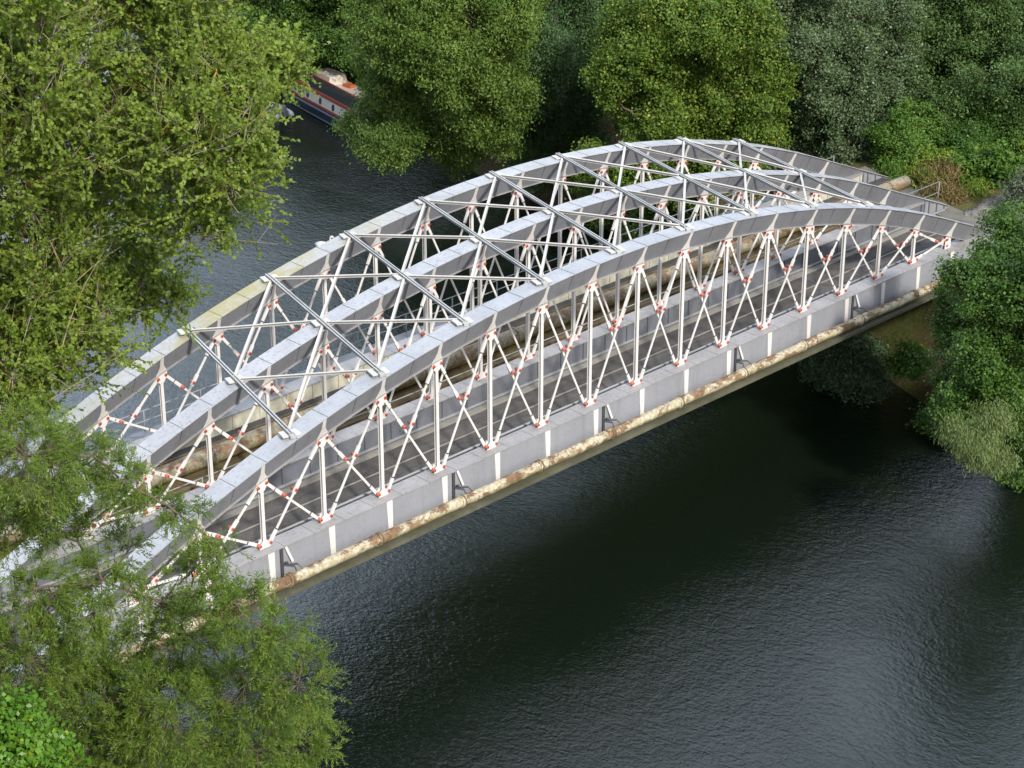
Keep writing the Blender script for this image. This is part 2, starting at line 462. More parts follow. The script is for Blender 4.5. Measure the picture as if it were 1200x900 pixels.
# decks
for j in range(2):
    x0, x1 = P(j, NP + 2.0, 0, 0)[0], P(j, -2.0, 0, 0)[0] + .9
    y0, y1 = W * j + .33, W * (j + 1) - .37
    mb = MB()
    mb.box(x0, x1, y0, y1, -1.36, -1.12, 0)
    if j == 0:
        mb.box(x0, x1, y1 - .34, y1 - .004, -1.117, -1.06, 1)            # pale grit along the foot of the girder
        mb.box(x0, x1, y0 + 1.22, y0 + 1.27, -1.117, -1.085, 1)
        mb.box(x0, x1, y0 + 2.45, y0 + 2.50, -1.117, -1.085, 1)
        mb.box(x0, x1, y1 - .10, y1 - .02, -.97, -.90, 3)
        mb.box(x0, x1, y0 + .08, y0 + .16, -1.117, -.8, 2)
    else:
        mb.box(x0, x1, y1 - .40, y1 - .004, -1.117, -.78, 2)
        mb.box(x0, x1, y1 - .58, y1 - .47, -1.117, -.72, 1)
        mb.box(x0, x1, y0 + 1.55, y0 + 1.75, -1.117, -1.02, 1)
        mb.box(x0, x1, y0 + .75, y0 + .87, -1.117, -1.05, 1)
        mb.box(x0, x1, y0 + 1.15, y0 + 1.22, -1.117, -1.05, 1)
    dk = mb.build('deck', [M['deck1'], M['debris'], M['dark'], M['railgrey']] if j == 0 else [M['deck2'], M['timber'], M['dark']], bridge)
    # floor beams underneath
    mb = MB()
    for k in range(0, NP + 1):
        a = P(j, k, .5, -1.6); b = P(j + 1, k, -.55, -1.6); mb.bar(a, b, (1, 0, 0), .22, .42, 0)
    mb.build('floor_beam', M['moss'], dk)
# conduit beside the near girder
mb = MB()
xa, xb = P(0, NP + 1, 0, 0)[0], P(0, -1.2, 0, 0)[0]
mb.tube([(xa, .68, -.28), (xb, .68, -.28)], .045, 8, 0)
x = xa
while x < xb: mb.box(x - .03, x + .03, .32, .66, -.36, -.33, 0); x += S
mb.build('conduit', M['railgrey'], bridge)
# handrails
def handrail(y, xa, xb, zf, zt, step, ends=True):
    mb = MB(); x = xa
    n = round((xb - xa) / step)
    for k in range(n + 1):
        x = xa + (xb - xa) * k / n
        mb.tube([(x, y, zf), (x, y, zt)], .024, 6, 0)
    for f in (1., .5):
        z = zf + (zt - zf) * f
        mb.tube([(xa, y, z), (xb, y, z)], .022, 6, 0)
    return mb
hm = handrail(5.25, P(1, NP + 1, 0, 0)[0], 7.1, -1.115, -.02, 2.6)

hm.build('handrail', M['railgrey'], bridge)
handrail(10.55, P(2, NP + 1, 0, 0)[0], 5.6, -.5, .35, 2.6).build('handrail', M['railgrey'], bridge)
mb = MB(); mb.box(P(2, NP + 1, 0, 0)[0], 5.6, 9.6, 10.65, -.56, -.50, 0)
x = P(2, NP + 1, 0, 0)[0]
while x < 5.5: mb.prism([(x, 9.53, -.57), (x, 10.6, -.57), (x, 9.53, -1.3)], (.06, 0, 0), 0); x += S
mb.build('walkway', M['inner'], bridge)

# pipes carried by the bridge
pr = empty('water_pipe', (-22, -.86, -1.15))
tag(pr, 'rusty pipe with peeling pale paint running along the outer foot of the nearest girder', 'pipe', 'pipes carried by the bridge')
xa, xb = P(0, NP + 1.9, 0, 0)[0], 2.6
mb = MB(); mb.tube([(xa + (xb - xa) * k / 60, -.86, -1.17 + .012 * math.sin(k * 1.3)) for k in range(61)], .20, 16, 0, True)
mb.build('pipe_run', M['pipe'], pr)
x = -30.9 - 3.9 * 4
while x < xb - .5:
    mb = MB(); mb.tube([(x - .05, -.86, -1.155), (x + .05, -.86, -1.17)], .24, 16, 0)
    mb.tube([(x + .07, -.86, -1.155), (x + .12, -.86, -1.155)], .24, 16, 1)
    mb.build('collar', [M['pipe'], M['timber'], M['dark']], pr); x += 3.9
pr2 = empty('water_pipe', (-22, 7.45, -.72))
tag(pr2, 'large pale weathered pipe lying on the brown deck between the middle and far trusses', 'pipe', 'pipes carried by the bridge')
xa, xb = P(1, NP + 1.9, 0, 0)[0], 7.7
mb = MB(); mb.tube([(xa + (xb - xa) * k / 60, 7.62, -.76) for k in range(61)], .33, 16, 0)
mb.build('pipe_run', M['pipe2'], pr2)
x = xa + 2
while x < xb:
    mb = MB(); mb.tube([(x - .07, 7.62, -.76), (x + .07, 7.62, -.76)], .37, 16, 0); mb.build('collar', M['pipe2'], pr2)
    x += 5.2
# ------------------------------------------------------------------ ground, water
def interp(tbl, y): return np.interp(y, [a for a, b in tbl], [b for a, b in tbl])
RB = [(-600, -120), (-120, -38), (-60, -19), (-25, -10.5), (-10, -5.6), (0, -1.6), (12, 3.0), (36, 5.6), (44, 8.6), (50, 11.5), (62, 12.5), (90, 13), (200, 60), (600, 240)]
LB = [(-600, -170), (-120, -90), (-60, -64), (-25, -52), (0, -46.5), (34, -42), (90, -34), (200, 8), (600, 180)]
def sst(x): x = np.clip(x, 0, 1); return x * x * (3 - 2 * x)
def hash_noise(x, y, s):
    return (np.sin(x * s * 1.7 + 1.3 * np.sin(y * s * 1.1)) + np.sin(y * s * 2.3 + 1.7 * np.sin(x * s * .9 + 2))) * .5
def ground_z(x, y):
    dr = x - interp(RB, y); dl = interp(LB, y) - x
    d = np.maximum(dr, dl)
    z = -8.6 + sst((d + 2.2) / 4.4) * 3.1 + np.clip(d, 0, 40) * .012
    z = z + (.22 * hash_noise(x, y, .45) + .12 * hash_noise(x, y, 1.3)) * sst(d / 2 + .3)
    # railway embankments behind both abutments
    w = sst((y + 7.5) / 6) * sst((18 - y) / 6)
    e = np.maximum(sst((x - 3.0 - (y - 4.6) * .296) / 1.4), sst((-48.4 + (y - 4.6) * .296 - x) / 1.4))
    t = w * e
    return z * (1 - t) + t * (-1.45 + .10 * hash_noise(x, y, 1.1))
def lines(lo, hi, a, b, step, far):
    m = list(np.arange(a, b + .01, step)); out = []; v = a; s = step
    while v > lo: s *= 1.35; v -= s; out.append(max(v, lo))
    out = out[::-1] + m; v = b; s = step
    while v < hi: s *= 1.35; v += s; out.append(min(v, hi))
    return np.array(out)
gx = lines(-900, 900, -66, 40, .7, 0); gy = lines(-900, 900, -32, 70, .7, 0)
X, Y = np.meshgrid(gx, gy); Z = ground_z(X, Y)
me = bpy.data.meshes.new('ground'); nx, ny = len(gx), len(gy)
idx = np.arange(nx * ny).reshape(ny, nx)
F = np.stack([idx[:-1, :-1], idx[:-1, 1:], idx[1:, 1:], idx[1:, :-1]], -1).reshape(-1, 4)
me.from_pydata(np.stack([X, Y, Z], -1).reshape(-1, 3).tolist(), [], F.tolist())
me.polygons.foreach_set('use_smooth', [True] * len(F))
t = NT('bank_soil_and_grass')
soil = t.mix(t.ramp(t.noise(1.2, 6, .7), .35, .65), (.055, .034, .023), (.105, .064, .042))
grass = t.mix(t.ramp(t.noise(5, 5, .7), .35, .65), (.04, .06, .015), (.10, .10, .03))
k = t.mix(t.ramp(t.noise(.22, 5, .7), .50, .62), soil, grass)
gp = t.n('ShaderNodeNewGeometry'); sp_ = t.n('ShaderNodeSeparateXYZ'); t.t.links.new(gp.outputs['Position'], sp_.inputs[0])
straw = t.mix(t.ramp(t.noise(3, 6, .75), .35, .62), (.17, .135, .06), (.085, .10, .028))
k = t.mix(t.ramp(sp_.outputs['Z'], -3.2, -2.0), k, straw)            # dry grass on top of the embankments
me.materials.append(t.done(t.pbsdf(k, .95, t.bump(t.noise(6, 6, .75), .8, .12), .1)))
g = bpy.data.objects.new('ground', me); col.objects.link(g); tag(g, kind='structure')

t = NT('river_water')
n1 = t.noise(1.15, 3, .55, (1., .62, 1)); n2 = t.noise(3.6, 3, .6, (1., .6, 1)); n3 = t.noise(.16, 3, .5)
n4 = t.noise(9.5, 3, .6, (1., .65, 1))
amp = t.ramp(n3, .38, .62, .62, 1.0)
h = t.math('MULTIPLY', t.math('ADD', t.math('ADD', t.math('MULTIPLY', n1, .24), t.math('MULTIPLY', n2, .30)), t.math('MULTIPLY', n4, .27)), amp)
p = t.pbsdf((.005, .009, .005), .03, t.bump(h, 1.0, .16), .7)
p.inputs['IOR'].default_value = 1.40
WM = t.done(p)
mb = MB(); mb.add([(-400, -600, -7), (400, -600, -7), (400, 600, -7), (-400, 600, -7)], [(0, 1, 2, 3)])
w = mb.build('river', WM); tag(w, kind='structure')

# abutments
for nm, sx, lab in (('r', 1, 'weathered concrete abutment under the far right end of the bridge'), ('l', -1, 'weathered concrete abutment under the bridge at the tree covered left bank')):
    mb = MB()
    def q(own, y, z): return ((own if sx > 0 else -NP * S - own) + (y / W) * SK, y, z)
    for (a, b, z0, z1) in ((2.9, 4.2, -8, -1.85), (4.2, 5.6, -8, -1.0)):
        y0, y1 = -1.6, 10.9
        mb.hexa([q(a, y0, z0), q(b, y0, z0), q(b, y1, z0), q(a, y1, z0), q(a, y0, z1), q(b, y0, z1), q(b, y1, z1), q(a, y1, z1)])
    r_ = mb.build('bridge_abutment', M['concrete']); tag(r_, lab, 'abutment')
# track bed of ballast behind the right abutment
xs = np.arange(4.6, 40, .16); ys = np.arange(-2.2, 5.0, .15)
X, Y = np.meshgrid(xs, ys)
u = (Y - 1.4 - .0 * X) / 3.4
Z = -1.62 + .85 * sst((1 - np.abs(u)) * 1.6) * sst((X - 4.8) / 2.2) + .035 * rng.standard_normal(X.shape) * sst((1 - np.abs(u)) * 2) + .10 * hash_noise(X, Y, 1.9)
me = bpy.data.meshes.new('ballast'); ny, nx = X.shape; idx = np.arange(nx * ny).reshape(ny, nx)
F = np.stack([idx[:-1, :-1], idx[:-1, 1:], idx[1:, 1:], idx[1:, :-1]], -1).reshape(-1, 4)
me.from_pydata(np.stack([X, Y, Z], -1).reshape(-1, 3).tolist(), [], F.tolist()); me.materials.append(M['ballast'])
o = bpy.data.objects.new('ballast_bed', me); col.objects.link(o); tag(o, kind='structure')

# ------------------------------------------------------------------ foliage
def unit(v): return v / np.maximum(np.linalg.norm(v, axis=-1, keepdims=True), 1e-9)
def rdir(n): return unit(rng.standard_normal((n, 3)))

def clumps_of(lobes, per_m2, inner=.45):
    C_, N_, R_ = [], [], []
    L = np.array(lobes)
    for (x, y, z, r) in lobes:
        n = max(6, int(per_m2 * 4 * math.pi * r * r))
        d = rdir(n); u = inner + (1 - inner) * rng.random(n) ** .6
        wob = 1 + .22 * np.sin(d[:, 0] * 5 + x) * np.sin(d[:, 1] * 4 + y) + .15 * np.sin(d[:, 2] * 7 + z)
        p = np.array([x, y, z]) + d * (r * u * wob)[:, None]
        # drop clumps buried deep inside other lobes
        dist = np.linalg.norm(p[:, None, :] - L[None, :, :3], axis=2) / L[None, :, 3]
        keep = (dist.min(1) > .42)
        C_.append(p[keep]); N_.append(d[keep]); R_.append(np.full(keep.sum(), r))
    return np.concatenate(C_), np.concatenate(N_), np.concatenate(R_)

def leaf_quads(pos, axis, nrm, l, w):
    axis = unit(axis); b = unit(np.cross(nrm, axis)); l = l[:, None]; w = w[:, None]
    return np.stack([pos - axis * l * .5, pos + b * w * .5 + axis * l * .05, pos + axis * l * .5, pos - b * w * .5 + axis * l * .05], 1)

def sublobes(lobes, n=9, f=.44):
    out = []
    for (x, y, z, r) in lobes:
        out.append((x, y, z, r * .62))
        for k in range(n):
            d = rdir(1)[0]; u = .70 + .26 * rng.random()
            out.append((x + d[0] * r * u, y + d[1] * r * u, z + d[2] * r * u * .9, r * f * (.62 + .66 * rng.random())))
    return out
def broad(lobes, dens, m, cr, ll, lw, up=.5, droop=0., inner=.45, sub=0):
    """m leaves per clump of radius cr"""
    if sub: lobes = sublobes(lobes, sub)
    c, n, r = clumps_of(lobes, dens, inner)
    k = len(c); sc = .7 + .6 * rng.random(k)
    pos = np.repeat(c, m, 0) + rng.standard_normal((k * m, 3)) * (cr * np.repeat(sc, m))[:, None] * np.array([.62, .62, .45])
    N = np.repeat(n, m, 0)
    nrm = unit(rdir(k * m) * .75 + N * .75 + np.array([0, 0, up]))
    ax = rdir(k * m) + np.array([0, 0, -droop]) + N * .3
    L = ll * (.65 + .7 * rng.random(k * m)); Wd = lw * (.65 + .7 * rng.random(k * m))
    tint = np.clip(np.repeat(rng.random(k), m) * .55 + rng.random(k * m) * .42, 0, 1)
    hi = rng.random(k * m) < .04
    tint[hi] = .95
    return leaf_quads(pos, ax, nrm, L, Wd), tint, c, n

def feathery(lobes, dens, shoots, per, sl, ll, lw, jit=.14, out=.8, wild=.8, up=.15, sag=.22, inner=.25, sub=0):
    """shoots of narrow leaves radiating out of each clump"""
    if sub: lobes = sublobes(lobes, sub)
    c, n, r = clumps_of(lobes, dens, inner)
    k = len(c)
    base = np.repeat(c, shoots, 0) + rng.standard_normal((k * shoots, 3)) * jit
    d = unit(np.repeat(n, shoots, 0) * out + rdir(k * shoots) * wild + np.array([0, 0, up]))
    ln = sl * (.5 + .9 * rng.random(k * shoots))
    tt = (np.arange(per) + .5) / per
    pos = (base[:, None, :] + d[:, None, :] * (ln[:, None] * tt[None, :])[:, :, None]
           + np.array([0, 0, -1.]) * (ln[:, None] * tt[None, :] ** 2 * sag)[:, :, None])
    n_ = k * shoots * per; D = np.repeat(d, per, 0)
    side = unit(np.cross(D, rdir(n_)))
    ax = unit(D * .75 + side * .75 + np.array([0, 0, -.15]))
    pos = pos.reshape(-1, 3) + ax * ll * .45
    nrm = unit(rdir(n_) + np.array([0, 0, .6]))
    L = ll * (.6 + .8 * rng.random(n_)); Wd = lw * (.7 + .6 * rng.random(n_))
    tint = np.clip(np.repeat(rng.random(k), shoots * per) * .5 + np.repeat(rng.random(k * shoots), per) * .25 + rng.random(n_) * .22, 0, 1)
    return leaf_quads(pos, ax, nrm, L, Wd), tint, c, n, base, d, ln

def bez(a, b, c, n):
    t_ = np.linspace(0, 1, n)[:, None]
    return (1 - t_) ** 2 * a + 2 * t_ * (1 - t_) * b + t_ ** 2 * c

def woody(base, lobes, clumps, r0, top, every=3, sides=6, limb_r=.35, twig_r=.02, bend=.25, lean=None, twigs=True, sag=.0):
    """trunk, one limb to every lobe, twigs to some of the clumps"""
    mb = MB(); base = np.array(base, float); top = np.array(top, float)
    mid = (base + top) / 2 + np.array([rng.normal(0, .3), rng.normal(0, .3), 0])
    tr = bez(base, mid, top, 12); H = np.linspace(0, 1, 12)
    rad = r0 * (1 - .82 * H); rad[0] *= 1.35
    mb.tube([tuple(p) for p in tr], list(rad), 10, 0)
    # every lobe is reached from the nearest limb already grown
    lines_ = []; todo = [np.array(l) for l in lobes]
    nodes = [(tr[k], rad[k] * .6) for k in range(3, 12)]
    while todo:
        NP_ = np.array([n[0] for n in nodes]); best = None
        for q_, l in enumerate(todo):
            dd = np.linalg.norm(NP_ - l[:3], axis=1) + np.clip(NP_[:, 2] - l[2], 0, None) * .8
            k = int(np.argmin(dd))
            if best is None or dd[k] < best[0]: best = (dd[k], q_, k)
        _, q_, k = best; l = todo.pop(q_); a, ra = nodes[k]; q = l[:3]; L = np.linalg.norm(q - a)
        c1 = (a + q) / 2 + np.array([0, 0, bend * L * .3 - sag]) + rng.normal(0, .14 * L, 3) * np.array([1, 1, .6])
        pts = bez(a, c1, q, 9); pts[1:-1] += rng.normal(0, .018 * L, (7, 3))
        r_in = min(ra * .85, limb_r); r_out = max(r_in * .62, twig_r * 1.6)
        mb.tube([tuple(p) for p in pts], list(np.linspace(r_in, r_out, 9)), sides, 0, False)
        lines_.append((pts, np.linspace(r_in, r_out, 9)))
        nodes.append((pts[5], r_in * .75)); nodes.append((q, r_out))
    if twigs:
        allp = np.concatenate([l[0][3:] for l in lines_]); allr = np.concatenate([l[1][3:] for l in lines_])
        for k in range(0, len(clumps), every):
            c = clumps[k]; i = int(np.argmin(np.linalg.norm(allp - c, axis=1) + .0)); a = allp[i]
            L = np.linalg.norm(c - a)
            if L < .25 or L > 4: continue
            m1 = (a + c) / 2 + rng.normal(0, .10 * L, 3) + np.array([0, 0, -.06 * L])
            pts = bez(a, m1, a + (c - a) * 1.12, 5)
            mb.tube([tuple(p) for p in pts], list(np.linspace(min(allr[i] * .6, twig_r * 2.2), twig_r * .45, 5)), 4, 0, False)
    return mb

TR = {
    'poplar': [(-50.77,-8.83,20.7,2.18),(-47.82,-8.57,20.28,2.16),(-47.24,-10.27,20.46,0.89),(-45.84,-9.57,19.38,0.62),(-45.17,-9.92,19.44,0.27),(-48.68,-11.48,19.04,1.18),(-48.38,-12.09,18.21,0.67),(-47.66,-6.55,17.26,2.27),(-51.39,-8.3,18.12,2.02),(-48.39,-10.44,16.77,1.32),(-47.66,-5.42,14.47,1.97),(-50.76,-7.2,15.34,1.89),(-47.46,-6.69,13.49,0.93),(-49.93,-7.67,13.57,1.17),(-50.7,-6.06,12.63,1.53),(-53.31,-7.95,20.26,2.55),(-52.26,-5.22,16.08,2.56),(-47.91,-6.17,22.11,2.33),(-47.14,-9.2,22.28,1.63),(-50.96,-5.2,22.45,2.29),(-52.11,-5.05,12.86,1.53),(-52.67,-8.91,13.36,1.12),(-49.72,-5.81,12.13,1.0),(-51.22,-6.1,13.6,1.73),(-52.94,-7.12,12.42,1.27)],
    'willow_front': [(-56.71,-16.08,15.25,0.88),(-53.64,-13.05,12.87,0.87),(-54.04,-15.12,13.36,0.58),(-55.25,-12.95,12.29,0.75),(-54.12,-12.68,11.22,0.62),(-52.66,-14.58,12.14,0.41),(-52.77,-13.27,10.6,0.39),(-55.91,-14.44,11.28,0.63),(-51.92,-14.56,10.23,0.39),(-56.07,-14.06,9.51,1.13),(-53.27,-12.87,7.27,1.25),(-52.0,-14.04,8.26,0.84),(-53.18,-17.99,11.02,0.65),(-52.45,-18.29,10.32,0.51),(-55.37,-15.79,11.01,0.47),(-54.0,-12.25,11.76,0.46),(-53.13,-15.94,12.54,0.37),(-54.08,-14.18,10.63,0.57),(-53.08,-16.8,11.1,0.51),(-53.38,-15.35,10.27,0.57),(-51.44,-17.49,8.32,0.69),(-52.79,-16.7,11.97,0.26),(-53.16,-15.02,7.3,1.37),(-51.74,-16.02,7.79,0.98),(-53.95,-12.64,6.07,1.64),(-51.53,-15.57,5.62,0.91),(-49.82,-15.31,5.02,0.87),(-54.87,-12.37,4.49,1.66),(-52.51,-13.02,3.62,1.69),(-56.51,-12.53,13.41,1.3),(-58.06,-14.59,12.43,1.07),(-56.57,-11.43,7.88,2.0),(-53.2,-12.74,2.07,1.93),(-50.78,-14.74,3.37,0.95)],
    'ivy': [(-57.85,-16.36,9.51,0.81),(-57.38,-16.37,8.46,0.82),(-58.43,-16.65,8.71,1.07),(-58.5,-15.56,9.03,1.09)],
    'alder': [(-6.97,-7.74,3.88,1.6),(-9.08,-7.6,3.41,1.17),(-9.36,-9.72,2.07,2.04),(-6.25,-5.68,-0.65,1.45),(-5.94,-4.64,0.09,0.87),(-9.82,-8.65,-0.49,1.65),(-5.34,-7.83,-2.97,2.19),(-8.52,-7.08,-1.42,1.13),(-8.83,-9.6,-4.07,1.41),(-7.58,-10.05,3.25,2.75),(-4.53,-9.66,-2.24,2.9),(-4.3,-8.8,-6.17,1.86),(-10.36,-8.28,-2.11,0.83)],
    'droop': [(-14.35,-10.45,-0.84,0.65),(-14.91,-11.72,-0.8,0.81),(-13.5,-11.44,-0.33,0.72),(-13.98,-12.15,-1.5,0.59)],
    'willow_olive': [(-2.18,35.64,0.36,2.39),(-2.23,36.47,-2.28,1.74),(-2.56,32.97,2.9,3.03),(0.78,33.93,-1.38,2.9),(-3.94,32.63,-2.08,1.68),(-1.64,28.62,2.66,2.83),(-0.01,31.39,-2.71,1.9),(-2.46,29.01,5.94,3.38),(-4.63,32.34,5.27,2.1),(-2.2,31.85,8.56,3.89),(1.58,29.95,7.34,3.25),(-0.35,28.02,-0.79,1.85)],
    'willow_dark': [(4.31,29.4,2.25,2.76),(7.63,31.91,-2.44,2.39),(4.63,31.01,-3.85,1.85),(8.93,31.2,2.48,2.47),(7.35,32.4,5.48,3.42),(7.18,28.82,-0.17,1.74),(4.46,32.21,-0.81,1.95),(7.4,29.63,-3.66,1.48)],
    'yellow_tree': [(2.62,20.42,4.37,2.75),(4.36,17.93,4.96,2.74),(3.43,18.71,2.07,2.44),(5.62,16.62,3.18,2.31),(3.26,22.38,1.32,1.82),(5.68,15.45,1.61,1.69),(0.38,21.0,3.13,1.14),(4.04,19.48,7.38,2.92),(3.48,15.62,6.88,2.16),(1.15,18.98,0.93,1.32),(7.1,18.2,-0.47,1.46),(3.59,18.16,-0.13,1.34),(0.51,21.89,-1.92,1.26),(-0.11,17.78,-1.0,1.57),(3.71,17.03,-1.74,1.61),(5.85,15.95,-1.53,1.35)],
    'grey_tree': [(9.86,14.99,3.56,2.72),(11.6,16.64,0.06,2.33),(13.19,14.56,1.58,2.7),(11.18,13.44,-0.55,1.84),(10.95,17.58,4.22,2.31),(12.25,14.75,5.42,3.03),(12.58,15.74,-2.6,1.32),(10.24,16.7,7.68,2.73)],
    'tall_dark': [(19.12,15.01,2.67,3.68),(21.09,12.42,2.31,3.69),(15.32,10.82,1.0,2.09),(17.52,7.88,1.85,2.56),(18.25,15.84,5.99,3.84),(22.89,12.94,6.17,3.91),(15.26,14.19,-0.68,1.71),(20.92,8.37,3.15,3.33)],
    'back_left': [(9.44,59.06,-2.32,3.2),(7.13,58.11,-4.0,2.07),(11.33,55.17,-2.51,2.87),(9.51,56.14,-3.79,2.07),(9.32,56.87,1.51,3.42),(13.35,55.89,-4.79,2.34),(4.89,59.61,-2.14,2.86)],
    'back_mid': [(17.26,37.62,0.23,2.95),(18.67,39.58,-3.72,2.48),(16.38,35.47,3.94,3.15),(24.95,30.38,1.23,3.24),(25.01,31.91,3.09,3.26)],
}
B_POP = bark('poplar_bark', (.22, .20, .16), (.36, .33, .27), (.30, .23, .04))
B_WIL = bark('willow_bark', (.085, .065, .045), (.17, .13, .09))
B_DRK = bark('dark_bark', (.09, .07, .05), (.17, .13, .10))
LEAF = {
 'poplar': leaf('poplar_leaves', (.090, .152, .018), (.245, .335, .048), (.44, .50, .20), .34, .52),
 'willow_front': leaf('narrow_willow_leaves', (.064, .126, .015), (.180, .268, .036), (.30, .31, .08), .36),
 'ivy': leaf('ivy_leaves', (0.065, 0.163, 0.014), (0.129, 0.272, 0.024), (0.270, 0.348, 0.024), .3, .4),
 'alder': leaf('alder_leaves', (.036, .090, .014), (.088, .180, .028), (.16, .25, .05), .30, .45),
 'droop': leaf('pale_willow_leaves', (.10, .155, .045), (.20, .265, .085), (.31, .35, .15), .3),
 'willow_olive': leaf('olive_willow_leaves', (.060, .124, .016), (.152, .240, .038), (.25, .31, .09), .3),
 'willow_dark': leaf('bluish_willow_leaves', (0.038, 0.092, 0.029), (0.092, 0.168, 0.053), (0.173, 0.239, 0.109), .25),
 'yellow_tree': leaf('yellow_green_leaves', (.064, .132, .015), (.158, .245, .034), (.34, .36, .05), .3),
 'grey_tree': leaf('grey_green_leaves', (0.059, 0.103, 0.041), (0.129, 0.191, 0.080), (0.281, 0.338, 0.230), .25),
 'tall_dark': leaf('deep_green_leaves', (.044, .098, .022), (.105, .182, .046), (.20, .27, .11), .25),
 'back': leaf('dark_wood_leaves', (0.038, 0.092, 0.014), (0.092, 0.179, 0.029), (0.162, 0.239, 0.048), .25),  # dark green leaves of the background trees and shrubs
 'bush': leaf('bright_bush_leaves', (.055, .130, .014), (.125, .235, .034), (.24, .31, .06), .3),
 'bush2': leaf('yellow_bush_leaves', (.105, .185, .016), (.20, .290, .032), (.32, .34, .07), .3),
 'russet': leaf('dry_russet_plants', (0.140, 0.100, 0.040), (0.220, 0.160, 0.060), (0.129, 0.174, 0.036), .2),
 'lilac': leaf('buddleia_leaves', (0.075, 0.109, 0.048), (0.141, 0.174, 0.097), (0.340, 0.240, 0.360), .2),
 'shrub': leaf('dusty_shrub_leaves', (0.038, 0.082, 0.036), (0.087, 0.141, 0.073), (0.152, 0.196, 0.109), .25),
}
def tree(name, label, cat, base, top, lobes, r0, lf, brk, kind='broad', group=None, wood={}, stem=(6, .009), bare=0, **kw):
    e = empty(name, base)
    tag(e, label, cat, group)
    if kind == 'broad': Q, tint, c, n = broad(lobes, **kw)
    else: Q, tint, c, n, sb, sd, sl = feathery(lobes, **kw)
    mb = woody(base, lobes, c, r0, top, **wood)
    if kind != 'broad':
        for k in range(0, len(sb), stem[0]):
            a = sb[k]; mb.tube([tuple(a - sd[k] * sl[k] * .3), tuple(a + sd[k] * sl[k] * .45), tuple(a + sd[k] * sl[k] * .9 - np.array([0, 0, sl[k] * kw.get('sag', .22) * .8]))], [stem[1], stem[1] * .7, stem[1] * .4], 3, 0, False)
        if bare:
            for k in range(3, len(sb), bare * 6):        # bare dead twigs showing through the leaves
                if sb[k][0] > -48.5: continue
                d_ = sd[k] * .8 + np.array([.25, .1, .45]); d_ /= np.linalg.norm(d_)
                a = sb[k] + d_ * .25; L_ = .9 + 1.3 * rng.random()
                q = bez(a, a + d_ * L_ * .5 + rng.normal(0, .12, 3), a + d_ * L_, 5)
                mb.tube([tuple(v) for v in q], [.017, .015, .012, .009, .005], 4, 0, False)
                for h_ in (1, 2, 3):
                    e_ = unit(d_ + rng.normal(0, .6, 3)); mb.tube([tuple(q[h_]), tuple(q[h_] + e_ * L_ * .4)], [.009, .004], 3, 0, False)
    mb.build('trunk', brk, e)
    quads_mesh('crown', Q, LEAF[lf], tint, e)
    return e, len(Q)

cnt = 0
def T(*a, **k):
    global cnt
    e, n = tree(*a, **k); cnt += n; return e
T('poplar_tree', 'tall poplar with glossy yellow-green leaves and bare pale twigs filling the upper left', 'tree', (-60, -8, -5.7), (-55, -7.5, 19), TR['poplar'], .55, 'poplar', B_POP, kind='feather',
  dens=1.6, sub=7, shoots=6, per=21, sl=.84, ll=.10, lw=.086, jit=.12, out=.75, wild=.75, up=.45, sag=.10, inner=.35, stem=(2, .009), bare=9, wood=dict(every=2, twig_r=.017, limb_r=.19, bend=.2))
T('willow_tree', 'feathery narrow-leaved willow at lower left in front of the bridge end', 'tree', (-58.5, -17.5, -5.7), (-58.5, -15.5, 11.5), TR['willow_front'], .42, 'willow_front', B_WIL, kind='feather',
  dens=5.2, shoots=10, per=23, sl=.42, ll=.105, lw=.020, jit=.06, stem=(4, .008), wood=dict(every=2, twig_r=.017, limb_r=.12, bend=.1))
T('ivy_bush', 'bright green broad-leaved climber in the bottom left corner', 'bush', (-58.6, -16.7, -5.7), (-58.4, -16.5, 8.5), TR['ivy'], .10, 'ivy', B_DRK,
  dens=10, m=26, cr=.24, ll=.12, lw=.11, wood=dict(every=4, twig_r=.01, limb_r=.05))
T('alder_tree', 'dense mid-green alder hiding the near right corner of the bridge', 'tree', (-3.6, -6.4, -6.0), (-5.4, -7.6, 4.5), TR['alder'], .26, 'alder', B_DRK,
  dens=3.4, sub=8, m=64, cr=.32, ll=.115, lw=.095, up=.5, wood=dict(every=9))
T('weeping_willow', 'small pale weeping willow hanging over the water at the right edge', 'tree', (-5.2, -8.6, -6.2), (-9.6, -9.3, -1.8), TR['droop'], .10, 'droop', B_WIL,
  dens=9, m=46, cr=.30, ll=.17, lw=.03, up=.2, droop=1.6, wood=dict(every=4, limb_r=.09))
FW = dict(every=12, twig_r=.03)
T('willow_tree', 'big rounded olive-green willow leaning over the water beside the narrowboat', 'tree', (6.5, 38, -5.6), (2.5, 33, 7), TR['willow_olive'], .5, 'willow_olive', B_WIL,
  dens=1.5, sub=9, m=100, cr=.46, ll=.18, lw=.075, up=.45, droop=.5, wood=FW)
T('willow_tree', 'dark bluish-green willow just right of the big olive one', 'tree', (8.5, 32.5, -5.5), (6.5, 31, 8), TR['willow_dark'], .4, 'willow_dark', B_DRK,
  dens=1.5, sub=9, m=100, cr=.46, ll=.18, lw=.075, up=.45, droop=.5, wood=FW)
T('maple_tree', 'yellow-green broad-crowned tree behind the crown of the bridge arches', 'tree', (6.4, 20, -5.5), (4.5, 19, 8), TR['yellow_tree'], .42, 'yellow_tree', B_DRK,
  dens=1.5, sub=9, m=105, cr=.44, ll=.14, lw=.11, up=.5, wood=FW)
T('whitebeam_tree', 'grey-green tree with pale flecked leaves behind the right half of the far arch', 'tree', (12, 15.5, -3.5), (12, 15.8, 7), TR['grey_tree'], .38, 'grey_tree', B_WIL,
  dens=1.5, sub=9, m=105, cr=.44, ll=.14, lw=.095, up=.45, wood=FW)
